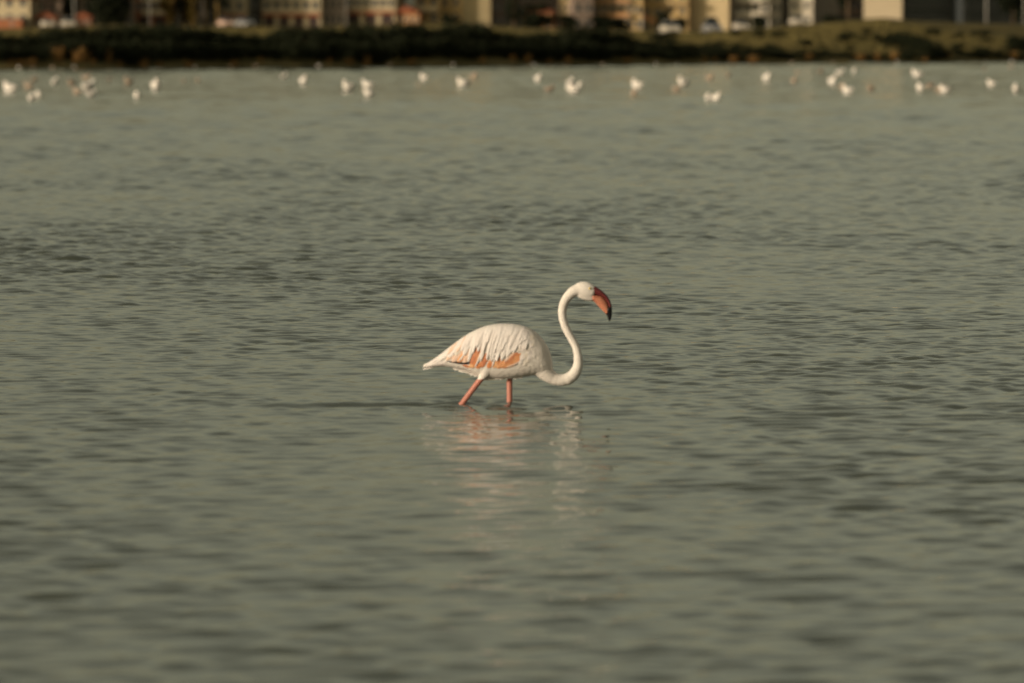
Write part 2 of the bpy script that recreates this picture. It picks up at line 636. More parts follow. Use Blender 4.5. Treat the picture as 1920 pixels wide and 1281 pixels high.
    low = [  # under layer: coral coverts, rusty gaps, a black flight feather and a painted shoulder shadow
        ([(560, 690), (430, 752), (250, 735)], 20, 'feather_black_and_shade', -5),
        ([(600, 730), (480, 778), (380, 770)], 26, 'feather_rust', -2),
        ([(892, 706), (866, 730), (800, 772)], 22, 'feather_black_and_shade', -2),  # hint of black coverts that draws the dark shadow under the shoulder
        ([(890, 690), (815, 748), (690, 786)], 44, 'feather_coral', 3),
        ([(872, 664), (795, 724), (705, 776)], 42, 'feather_coral', 5),
        ([(852, 648), (800, 694), (736, 750)], 36, 'feather_rust', 7),
        ([(846, 640), (786, 686), (730, 742)], 18, 'feather_blush', 11),
        ([(884, 704), (830, 752), (742, 786)], 14, 'feather_blush', 9),
        ([(700, 690), (672, 740), (640, 790)], 44, 'feather_coral', 2),
        ([(740, 720), (706, 762), (668, 792)], 36, 'feather_coral', 3),
        ([(570, 720), (536, 762), (500, 794)], 36, 'feather_coral', 3),
        ([(676, 660), (650, 720), (630, 780)], 14, 'feather_white', 14),
        ([(545, 640), (520, 715), (488, 786)], 13, 'feather_white', 14),
        ([(420, 630), (390, 690), (352, 738)], 14, 'feather_white', 12),
        ([(650, 690), (622, 745), (592, 792)], 44, 'feather_coral', 2),
        ([(600, 650), (570, 720), (544, 788)], 40, 'feather_rust', 2),
        ([(545, 590), (496, 680), (452, 778)], 46, 'feather_rust', 2),
        ([(530, 640), (500, 730), (436, 790)], 42, 'feather_coral', 4),
        ([(500, 690), (486, 750), (462, 792)], 30, 'feather_coral', 5),
        ([(430, 600), (386, 690), (344, 744)], 48, 'feather_coral', 2),
        ([(400, 600), (350, 680), (296, 744)], 48, 'feather_blush', 4),
        ([(450, 620), (420, 700), (392, 748)], 40, 'feather_blush', 3),
        ([(360, 590), (310, 660), (250, 730)], 44, 'feather_blush', 3),
    ]
    long_ = [  # draped white scapulars
        ([(915, 462), (893, 545), (852, 640)], 46), ([(888, 446), (850, 545), (792, 676)], 46), ([(850, 436), (808, 545), (742, 722)], 46),
        ([(810, 430), (762, 560), (696, 752)], 46), ([(768, 426), (716, 570), (654, 756)], 46), ([(720, 424), (668, 570), (616, 758)], 42),
        ([(672, 426), (620, 570), (580, 744)], 28), ([(626, 432), (572, 560), (530, 760)], 32), ([(580, 446), (532, 555), (510, 670)], 28),
        ([(528, 462), (476, 580), (426, 764)], 28), ([(478, 486), (424, 598), (392, 700)], 38), ([(424, 516), (362, 616), (318, 700)], 40),
        ([(376, 548), (314, 640), (262, 716)], 38), ([(326, 582), (260, 664), (196, 728)], 36), ([(276, 620), (206, 692), (122, 756)], 34),
        ([(236, 650), (166, 706), (78, 772)], 28), ([(300, 640), (230, 700), (150, 762)], 26),
        ([(930, 480), (915, 560), (880, 650)], 40)]
    fr = random.Random(3)
    for sgn in (-1, 1):
        wing = None
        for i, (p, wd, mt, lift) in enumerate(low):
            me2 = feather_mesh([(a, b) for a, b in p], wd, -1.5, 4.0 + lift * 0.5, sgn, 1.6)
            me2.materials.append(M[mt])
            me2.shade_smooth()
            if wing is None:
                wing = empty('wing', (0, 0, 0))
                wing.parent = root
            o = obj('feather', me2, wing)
        # long draped feathers: a broad layer, then narrower strands over it, then short ones over the back
        for rep in range(4):
            for i, (p, wd) in enumerate(long_):
                if rep == 3 and i >= 13:
                    continue
                j = fr.uniform(-20, 20) if rep else 0
                k0 = fr.uniform(-0.10, 0.10) if rep else 0
                cut = (1.0, fr.uniform(0.82, 0.97), fr.uniform(0.6, 0.85), fr.uniform(0.4, 0.6))[rep]
                q = catmull(p, 8)
                q = q[:max(7, int(len(q) * cut))]
                path = [(a[0] + j + k0 * (a[1] - q[0][1]), a[1]) for a in q][::3]
                me2 = feather_mesh(path, (wd * 1.35, fr.uniform(24, 36), fr.uniform(22, 34), fr.uniform(26, 40))[rep],
                                   -3 + rep * 0.6, (9, 12, 10, 6)[rep] + fr.uniform(-1.6, 1.6), sgn, (2.2, 2.6, 2.4, 2.0)[rep], 0.6)
                me2.materials.append(M['feather_white'] if fr.random() < 0.85 or i < 6 else M['feather_cream'])
                if i in (11, 12) and rep == 1:
                    me2.materials.clear()
                    me2.materials.append(M['feather_blush'])
                me2.shade_smooth()
                obj('feather', me2, wing)
        # small lesser coverts on the shoulder
        for i in range(34):
            X = fr.uniform(850, 985)
            Y = fr.uniform(480, 700)
            if X - 850 < (Y - 480) * 0.15 - 5:
                continue
            a = fr.uniform(-0.1, 0.25)
            Ln = fr.uniform(55, 85)
            path = [(X, Y), (X - Ln * 0.5 * (0.3 + a), Y + Ln * 0.5), (X - Ln * (0.42 + a), Y + Ln * 0.95)]
            me2 = feather_mesh(path, fr.uniform(30, 46), -3, 4.5, sgn, 1.4)
            me2.materials.append(M['feather_cream'] if fr.random() < 0.4 else M['feather_white'])
            me2.shade_smooth()
            obj('feather', me2, wing)
    # tail feathers
    tail = empty('tail', (0, 0, 0))
    tail.parent = root
    for i in range(9):
        sgn = -1 if i % 2 else 1
        dy = i * 4
        path = [(250, 735 + dy * 0.8), (150, 752 + dy * 0.8), (50 + (i % 4) * 20, 764 + dy * 1.1 + (i % 3) * 6)]
        me2 = feather_mesh(path, 22, 1, 5 + (i % 3) * 4, sgn, 1.8)
        me2.materials.append(M['feather_white'] if i % 3 else M['feather_cream'])
        me2.shade_smooth()
        obj('feather', me2, tail)
    # loose down along the belly, thighs and breast
    V2, F2 = [], []

    def tuft(X, Y, dx, dy, wv, sgn, lift=0.0):
        L = math.hypot(dx, dy)
        nx, ny = -dy / L, dx / L
        b = len(V2)
        for (t, ww) in ((0, 0.5), (0.45, 1.0), (0.8, 0.6), (1, 0.05)):
            for s2, ex in ((-1, 0), (0, 0.8), (1, 0)):
                XX, YY = X + dx * t + nx * wv * ww * s2, Y + dy * t + ny * wv * ww * s2
                x, z = fz(XX, YY)
                V2.append((x, sgn * (side_y(XX, min(YY, trunk_at(XX)[1] - 1)) + lift * t + 0.3 + ex) * U, z))
        for r_ in range(3):
            for c in range(2):
                F2.append((b + r_ * 3 + c, b + r_ * 3 + c + 1, b + (r_ + 1) * 3 + c + 1, b + (r_ + 1) * 3 + c))

    for sgn in (-1, 1):
        for i in range(210):
            X = fr.uniform(330, 960)
            t, b, h = trunk_at(X)
            Y = b - abs(fr.gauss(0, 1)) * (28 if X > 450 else 14) - 3
            a = fr.uniform(-0.2, 0.25)
            Ln = fr.uniform(22, 40)
            tuft(X, Y, -Ln * 0.85, Ln * (0.32 + a), fr.uniform(4, 8), sgn, 3)
        for i in range(30):
            X = fr.uniform(525, 600)
            tuft(X, fr.uniform(840, 868), -fr.uniform(2, 20), fr.uniform(18, 34), fr.uniform(4, 8), sgn, 3)
        for i in range(160):
            X = fr.uniform(930, 1090)
            t, b, h = trunk_at(X)
            Y = fr.uniform(t + 30, b - 25)
            tuft(X, Y, -fr.uniform(8, 18), fr.uniform(18, 34), fr.uniform(6, 10), sgn, 2.5)
    o = obj('down_feathers', mesh_from('down_feathers', V2, F2), root, M['plumage'], True)
    o['kind'] = 'stuff'
    for X, Y, yy in ((372, 1092, near), (775, 1090, far)):
        LEGS_XY.append((FX0 + fz(X, Y)[0], FD + yy * U, -0.008))


build_flamingo()
build_water()

LANDMARKS = [(70, 'the terracotta annexe'), (180, 'the red-brown hut'), (300, 'the near-black evergreen'), (420, 'the golden columnar trees'), (500, 'the dark grey building'),
             (610, 'the terracotta arcade'), (740, 'the long cream building'), (830, 'the orange-yellow balconies'), (930, 'the olive-tan tower'), (1050, 'the orange tiled roof'),
             (1110, 'the narrow cream tower'), (1210, 'the red awning'), (1290, 'the pointed black bush'), (1370, 'the pale yellow block'), (1470, 'the white balconies'),
             (1575, 'the shaded grey wall'), (1700, 'the bright cream block'), (9999, 'the slate-grey buildings')]


def landmark(x):
    return next(n for lim, n in LANDMARKS if x < lim)


# ------------------------------------------------------------------ far bank: foliage kit
M['shrub_leaf'] = mat('shrub_leaf', (0.012, 0.016, 0.008), 0.85, (0.6, (0.022, 0.024, 0.010)), None, 0.1)  # dark green, with the bank's shade put into the leaf colour
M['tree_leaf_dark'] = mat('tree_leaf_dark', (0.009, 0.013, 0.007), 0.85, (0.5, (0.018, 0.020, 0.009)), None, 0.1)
M['tree_leaf_gold_sunlit'] = mat('tree_leaf_gold_sunlit', (0.10, 0.062, 0.012), 0.8, (0.5, (0.05, 0.04, 0.012)), None, 0.1)  # sunlight on the foliage put into the leaf colour as gold
M['bark'] = mat('bark', (0.09, 0.06, 0.04), 0.9, (4, (0.14, 0.10, 0.06)), (12, 0.03), 0.1)
M['bark_gold_sunlit'] = mat('bark_gold_sunlit', (0.30, 0.19, 0.06), 0.9, (4, (0.20, 0.13, 0.05)), (12, 0.03), 0.1)  # sunlit streaks on the trunks put into the bark colour
M['reed'] = mat('reed', (0.30, 0.15, 0.05), 0.9, (1.5, (0.20, 0.12, 0.04)), None, 0.1)
M['grass_blade'] = mat('grass_blade', (0.17, 0.13, 0.048), 0.9, (0.4, (0.10, 0.085, 0.03)), None, 0.1)


def leaf_mesh(name, lobes, n, size, seed, flat=0.0):
    """Leaves spread through several uneven lobes (cx, cy, cz, rx, ry, rz)."""
    r = np.random.RandomState(seed)
    tot = sum(l[3] * l[4] * l[5] for l in lobes)
    V, F = [], []
    for l in lobes:
        k = max(20, int(n * l[3] * l[4] * l[5] / tot))
        d = r.normal(size=(k, 3))
        d /= np.linalg.norm(d, axis=1)[:, None]
        rad = r.uniform(0.45, 1.0, k) ** 0.5 * (1 + 0.13 * r.normal(size=k))
        c = np.array(l[:3]) + d * rad[:, None] * np.array(l[3:])
        for p in c:
            if p[2] < 0.03:
                continue
            a = r.normal(size=3)
            a /= np.linalg.norm(a)
            b = np.cross(a, r.normal(size=3))
            b /= np.linalg.norm(b)
            s = size * r.uniform(0.6, 1.4)
            i = len(V)
            nrm = np.cross(a, b) * s * 0.15
            V += [p - a * s, p + b * s * 0.5 + nrm, p + a * s, p - b * s * 0.5 + nrm]
            F.append((i, i + 1, i + 2, i + 3))
    return mesh_from(name, V, F)


def stem_mesh(name, h, r0, limbs, seed, lean=0.05):
    r = random.Random(seed)
    V, F = [], []
    pts = [(r.uniform(-lean, lean) * t * h, r.uniform(-lean, lean) * t * h, h * t - 0.15) for t in (0, 0.25, 0.5, 0.75, 1)]
    tube(V, F, pts, [r0, r0 * 0.85, r0 * 0.65, r0 * 0.42, r0 * 0.15], 8)
    for i in range(limbs):
        t = r.uniform(0.25, 0.85)
        a = r.uniform(0, 6.28)
        L = h * r.uniform(0.25, 0.45)
        p0 = Vector((0, 0, h * t))
        p1 = p0 + Vector((math.cos(a) * L * 0.5, math.sin(a) * L * 0.5, L * 0.35))
        p2 = p0 + Vector((math.cos(a) * L, math.sin(a) * L, L * 0.9))
        tube(V, F, [p0, p1, p2], [r0 * 0.4, r0 * 0.25, r0 * 0.08], 6)
    return mesh_from(name, V, F)


# unit shrubs, about 1 m tall and 1.1 m wide, scaled when placed
SHRUBS = []
for k in range(5):
    rr = random.Random(40 + k)
    lobes = [(rr.uniform(-0.3, 0.3), rr.uniform(-0.3, 0.3), rr.uniform(0.3, 0.62), rr.uniform(0.3, 0.45), rr.uniform(0.3, 0.45), rr.uniform(0.28, 0.4)) for _ in range(6)]
    lobes.append((0, 0, 0.3, 0.5, 0.5, 0.32))
    lm = leaf_mesh('foliage', lobes, 1100, 0.075, 60 + k)
    lm.materials.append(M['shrub_leaf'])
    sm = stem_mesh('stem', 0.75, 0.035, 6, 80 + k, 0.12)
    sm.materials.append(M['bark'])
    SHRUBS.append((lm, sm))


def shrub(x, y, wid, hgt, label, group=None, k=None, name='shrub', cat='shrub'):
    k = rnd.randrange(5) if k is None else k
    z = float(ground_z(x, y))
    o = empty(name, (x, y, z - 0.05), rnd.uniform(0, 6.28))
    o.scale = (wid, wid, hgt)
    tag(o, label, cat, group)
    for nm, me in (('foliage', SHRUBS[k][0]), ('stem', SHRUBS[k][1])):
        c = bpy.data.objects.new(nm, me)
        COL.objects.link(c)
        c.parent = o
    return o


# the dark thicket: top edge as seen in the photograph
TOPX = [-60, 0, 60, 90, 130, 250, 400, 425, 500, 540, 640, 800, 860, 900, 960, 1020, 1090, 1140, 1200, 1300, 1400, 1455, 1500, 1620, 1760, 1920, 1990]
TOPY = [66, 69, 70, 60, 56, 51, 57, 67, 70, 57, 53, 51, 49, 53, 67, 65, 57, 61, 77, 84, 88, 88, 90, 95, 98, 95, 95]
TG = 'shrubs of the thicket along the far bank'
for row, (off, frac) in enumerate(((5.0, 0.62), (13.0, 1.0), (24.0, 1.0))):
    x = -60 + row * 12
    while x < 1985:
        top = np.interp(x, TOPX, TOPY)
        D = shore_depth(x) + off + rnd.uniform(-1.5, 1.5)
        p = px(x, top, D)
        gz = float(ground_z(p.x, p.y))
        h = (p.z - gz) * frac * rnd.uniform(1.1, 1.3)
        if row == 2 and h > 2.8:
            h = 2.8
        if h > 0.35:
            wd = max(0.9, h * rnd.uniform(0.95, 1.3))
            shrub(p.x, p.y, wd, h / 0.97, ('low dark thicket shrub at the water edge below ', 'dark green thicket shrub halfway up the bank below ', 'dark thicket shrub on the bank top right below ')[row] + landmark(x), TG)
            x += wd * 0.62 / D * FPX
        else:
            x += 30
# separate clumps on the grassy right-hand bank
CL = 'dark shrub in the rounded clump on the grassy bank'
CG = 'shrubs of the rounded clump on the grassy bank'
for (x, top, bot) in ((1618, 66, 88), (1640, 59, 90), (1668, 58, 92), (1695, 58, 98), (1722, 60, 104), (1745, 68, 110), (1765, 82, 112), (1700, 84, 113), (1735, 92, 114), (1660, 74, 96)):
    D0 = shore_depth(x)
    D = D0 + max(2.5, (113 - bot) * 1.1)
    p = px(x, top, D)
    h = max(0.7, p.z - float(ground_z(p.x, p.y)))
    shrub(p.x, p.y, max(1.3, h * 0.95), h, CL, CG)
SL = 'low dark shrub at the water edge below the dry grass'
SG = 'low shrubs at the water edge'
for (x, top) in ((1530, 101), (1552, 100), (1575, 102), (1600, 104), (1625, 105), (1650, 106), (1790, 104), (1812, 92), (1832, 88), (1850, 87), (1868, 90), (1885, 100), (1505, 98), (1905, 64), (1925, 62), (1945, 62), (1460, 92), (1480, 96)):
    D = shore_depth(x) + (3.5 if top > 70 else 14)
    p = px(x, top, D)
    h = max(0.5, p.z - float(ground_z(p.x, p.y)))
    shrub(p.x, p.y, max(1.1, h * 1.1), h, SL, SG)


# low scrub scattered over the grassy slope
sr = random.Random(91)
for i in range(58):
    x = sr.uniform(1180, 1925)
    y = sr.uniform(66, 108)
    D = ground_hit(x, y)
    if D > 1000:
        continue
    h = sr.uniform(0.25, 0.75) * (0.7 + D / 1500)
    shrub((x - 960) / FPX * D, D, h * sr.uniform(1.4, 2.6), h, 'small low scrub bush on the grassy slope below ' + landmark(x), 'low scrub on the grassy slope')


# dry reed tussocks and bare orange patches at the water line
def reed_mesh(seed):
    r = random.Random(seed)
    V, F = [], []
    for i in range(70):
        a = r.uniform(0, 6.28)
        q = r.uniform(0, 0.35)
        x, y = math.cos(a) * q, math.sin(a) * q
        h = r.uniform(0.5, 1.0)
        lx, ly = r.uniform(-0.3, 0.3), r.uniform(-0.3, 0.3)
        wv = 0.02
        b = len(V)
        c, s = math.cos(a) * wv, math.sin(a) * wv
        V += [(x - s, y + c, 0), (x + s, y - c, 0), (x + lx * 0.4 + s, y + ly * 0.4 - c, h * 0.6), (x + lx * 0.4 - s, y + ly * 0.4 + c, h * 0.6), (x + lx, y + ly, h)]
        F += [(b, b + 1, b + 2, b + 3), (b + 3, b + 2, b + 4)]
    return mesh_from('reed_tussock', V, F)


REEDS = []
for k in range(3):
    m_ = reed_mesh(k)
    m_.materials.append(M['reed'])
    REEDS.append(m_)
for (x, y, wpx, hpx) in ((40, 118, 30, 12), (62, 114, 24, 16), (20, 118, 16, 10), (110, 88, 30, 10), (150, 88, 40, 10), (205, 88, 16, 14), (175, 121, 14, 10), (225, 120, 14, 14), (270, 110, 24, 14),
                         (300, 116, 18, 8), (355, 118, 26, 14), (440, 116, 20, 8), (490, 122, 12, 10), (618, 112, 12, 12), (655, 112, 22, 12), (688, 105, 20, 16), (772, 112, 22, 10), (905, 112, 20, 10),
                         (962, 105, 16, 14), (990, 103, 16, 12), (1030, 110, 12, 8), (1065, 108, 18, 12), (1175, 110, 24, 11), (1320, 112, 14, 14), (1340, 112, 10, 14), (1375, 104, 24, 8), (1410, 104, 30, 8),
                         (1515, 100, 22, 12), (1612, 100, 26, 10), (1645, 98, 16, 10), (1675, 98, 20, 14), (1735, 108, 14, 10), (1772, 98, 26, 14), (1900, 98, 20, 12)):
    D = shore_depth(x) + 1.6 + max(0, (116 - y)) * 0.05
    p = px(x, y, D)
    gz = float(ground_z(p.x, p.y))
    o = bpy.data.objects.new('reed_tussock', rnd.choice(REEDS))
    COL.objects.link(o)
    o.location = (p.x, p.y, gz - 0.05)
    o.rotation_euler = (0, 0, rnd.uniform(0, 6))
    sx = wpx / FPX * D / 0.8
    top = px(x, y - hpx * 0.5, D).z
    o.scale = (sx, sx, max(0.5, top - gz))
    tag(o, 'orange-brown dry reed tussock at the foot of the bank below ' + landmark(x), 'reeds', 'dry reed tussocks at the water line')


# knee-high dry grass on the bank and the meadow
def grass_field():
    r = np.random.RandomState(5)
    n = 26000
    a = r.uniform(-20, 200, n)
    s = r.uniform(1.5, 34, n)
    X = SH0[0] + a * SHU[0] + s * SHN[0]
    Y = SH0[1] + a * SHU[1] + s * SHN[1]
    Z = ground_z(X, Y)
    h = r.uniform(0.15, 0.5, n)
    an = r.uniform(0, np.pi, n)
    wv = 0.07
    lx = r.uniform(-0.2, 0.2, n)
    ly = r.uniform(-0.2, 0.2, n)
    V = np.stack([np.stack([X - np.cos(an) * wv, Y - np.sin(an) * wv, Z - 0.05], -1),
                  np.stack([X + np.cos(an) * wv, Y + np.sin(an) * wv, Z - 0.05], -1),
                  np.stack([X + lx, Y + ly, Z + h], -1)], 1).reshape(-1, 3)
    F = np.arange(n * 3).reshape(-1, 3)
    me = mesh_from('grass', V.tolist(), F.tolist())
    o = obj('grass', me, None, M['grass_blade'])
    tag(o, 'dry olive grass covering the far bank and meadow', 'grass', None, 'stuff')


grass_field()


# ------------------------------------------------------------------ trees
def tree(x, base_y, D, hgt, wid, label, cat='tree', name='tree', leaf='tree_leaf_dark', bark='bark', shape='oval', n=2600, size=0.22, trunk_h=0.35, seed=0, group=None, r0=None):
    hgt, wid, size = hgt * (1.45 if cat == 'bush' else 1.95), wid * (1.6 if cat == 'bush' else 1.95), size * 1.6
    p = px(x, base_y, D)
    z = float(ground_z(p.x, p.y))
    o = empty(name, (p.x, p.y, z - 0.05), rnd.uniform(0, 6))
    tag(o, label, cat, group)
    rr = random.Random(seed)
    lobes = []
    for i in range(13):
        t = rr.uniform(0, 1)
        zz = hgt * (trunk_h + (1 - trunk_h) * t)
        if shape == 'cone':
            q = wid * 0.5 * (1 - t) + 0.25
        elif shape == 'column':
            q = wid * 0.5 * (0.75 + 0.25 * math.sin(t * 3.1))
        else:
            q = wid * 0.5 * (0.45 + 0.55 * math.sin(0.35 + t * 2.5))
        a = rr.uniform(0, 6.28)
        lobes.append((math.cos(a) * q * 0.5, math.sin(a) * q * 0.5, zz * 0.95, q * 0.6, q * 0.6, max(0.4, hgt * 0.13)))
    c = obj('crown', leaf_mesh('crown', lobes, n, size, seed + 5), o, M[leaf])
    t = obj('trunk', stem_mesh('trunk', hgt * 0.9, r0 or max(0.12, hgt * 0.022), 9, seed + 9, 0.03), o, M[bark], True)
    return o


def line_depth(x):
    """Depth of a spot `70 m back`: the building line, less oblique than the water line."""
    return TOWN + (x - 960) * 0.042 - 70


BACK = 70        # the building line stands about this far behind the water line

tree(216, 42, line_depth(216) + 64, 11, 5.2, 'large near-black evergreen tree filling the gap beside the red-brown house', n=6500, size=0.26, trunk_h=0.05, seed=1)
tree(190, 42, line_depth(190) + 66, 9, 3.6, 'slimmer dark tree crowding the large near-black evergreen', n=3000, trunk_h=0.05, seed=21)
for i, (x, wd, gl) in enumerate(((318, 2.0, 'tree_leaf_gold_sunlit'), (345, 2.4, 'tree_leaf_dark'), (362, 1.8, 'tree_leaf_gold_sunlit'), (386, 2.0, 'tree_leaf_gold_sunlit'), (408, 2.2, 'tree_leaf_dark'))):
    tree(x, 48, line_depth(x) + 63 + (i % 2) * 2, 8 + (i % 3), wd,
         'golden sunlit columnar tree in the row beside the cream house' if gl == 'tree_leaf_gold_sunlit' else 'dark columnar tree standing between golden sunlit ones',
         leaf=gl, bark='bark_gold_sunlit', shape='column', n=1700, size=0.2, trunk_h=0.10, seed=30 + i, group='golden columnar trees' if gl == 'tree_leaf_gold_sunlit' else 'dark columnar trees')
tree(965, 52, line_depth(965) + 48, 9, 2.2, 'slender black-green tree beside the grey-brown shaded building', shape='column', n=1800, trunk_h=0.05, seed=50)
tree(1005, 50, line_depth(1005) + 46, 2.3, 3.8, 'wide low dark tree below the orange tiled roof', n=2200, trunk_h=0.05, seed=51)
tree(1062, 46, line_depth(1062) + 44, 1.9, 2.8, 'squat black bush below the narrow cream tower', cat='bush', name='bush', n=1600, size=0.16, trunk_h=0.05, seed=52)
tree(1128, 48, line_depth(1128) + 46, 2.1, 3.6, 'broad black bush in front of the orange balconies', cat='bush', name='bush', n=2000, size=0.16, trunk_h=0.05, seed=53)
tree(1165, 50, line_depth(1165) + 46, 1.7, 2.6, 'smaller black bush next to the red slanted awning', cat='bush', name='bush', n=1500, size=0.16, trunk_h=0.05, seed=54)
tree(1242, 52, line_depth(1242) + 42, 3.1, 2.2, 'tall pointed black bush in front of the yellow apartment block', cat='bush', name='bush', n=1900, size=0.15, trunk_h=0.02, seed=55)
tree(1274, 52, line_depth(1274) + 42, 1.9, 1.8, 'short round black bush beside the tall pointed bush', cat='bush', name='bush', n=1500, size=0.14, trunk_h=0.02, seed=56)
tree(1333, 54, line_depth(1333) + 44, 1.9, 1.9, 'round black bush against the pale yellow wall panel', cat='bush', name='bush', n=1500, size=0.14, trunk_h=0.02, seed=57)
tree(1424, 54, line_depth(1424) + 42, 2.0, 2.0, 'round dark bush in front of the white balconies', cat='bush', name='bush', n=1500, size=0.14, trunk_h=0.02, seed=58)
tree(1590, 40, line_depth(1590) + 60, 9, 2.6, 'dark tree in the gap left of the bright cream wall', n=2400, trunk_h=0.08, seed=59)
tree(1562, 48, line_depth(1562) + 40, 1.0, 3.4, 'low dark bush below the shaded side of the white block', cat='bush', name='bush', n=1300, size=0.14, trunk_h=0.02, seed=60)
tree(1898, 46, line_depth(1898) + 58, 6, 3.4, 'dark tree in front of the slate-grey shaded building', n=2400, trunk_h=0.08, seed=61)
tree(842, 48, line_depth(842) + 40, 1.2, 2.6, 'domed dark bush at the foot of the yellow tower block', cat='bush', name='bush', n=1400, size=0.14, trunk_h=0.02, seed=62)
tree(125, 40, line_depth(125) + 75, 8, 2.6, 'dark tree behind the pale lamp post', n=2400, trunk_h=0.08, seed=63)


# ------------------------------------------------------------------ buildings
def wallmat(name, col):
    if name not in M:
        d = tuple(c * 0.82 for c in col)
        M[name] = mat(name, col, 0.9, (0.8, d, 0.25), (9, 0.01), 0.15)
    return M[name]


M['window_glass'] = mat('window_glass', (0.03, 0.035, 0.04), 0.15, None, None, 0.5)
M['window_frame'] = mat('window_frame', (0.55, 0.50, 0.42), 0.6)
M['roof_tile'] = mat('roof_tile', (0.22, 0.07, 0.035), 0.85, (3, (0.30, 0.10, 0.05)), (14, 0.03), 0.15)
M['roof_flat'] = mat('roof_flat', (0.20, 0.18, 0.16), 0.9, (1, (0.26, 0.23, 0.2)))
M['door_wood'] = mat('door_wood', (0.05, 0.03, 0.025), 0.7)
M['metal'] = mat('metal', (0.45, 0.42, 0.38), 0.5)
M['awning_red'] = mat('awning_red', (0.50, 0.12, 0.06), 0.8, (4, (0.42, 0.10, 0.05)))
M['concrete'] = mat('concrete', (0.32, 0.29, 0.25), 0.9, (2, (0.4, 0.36, 0.3)))


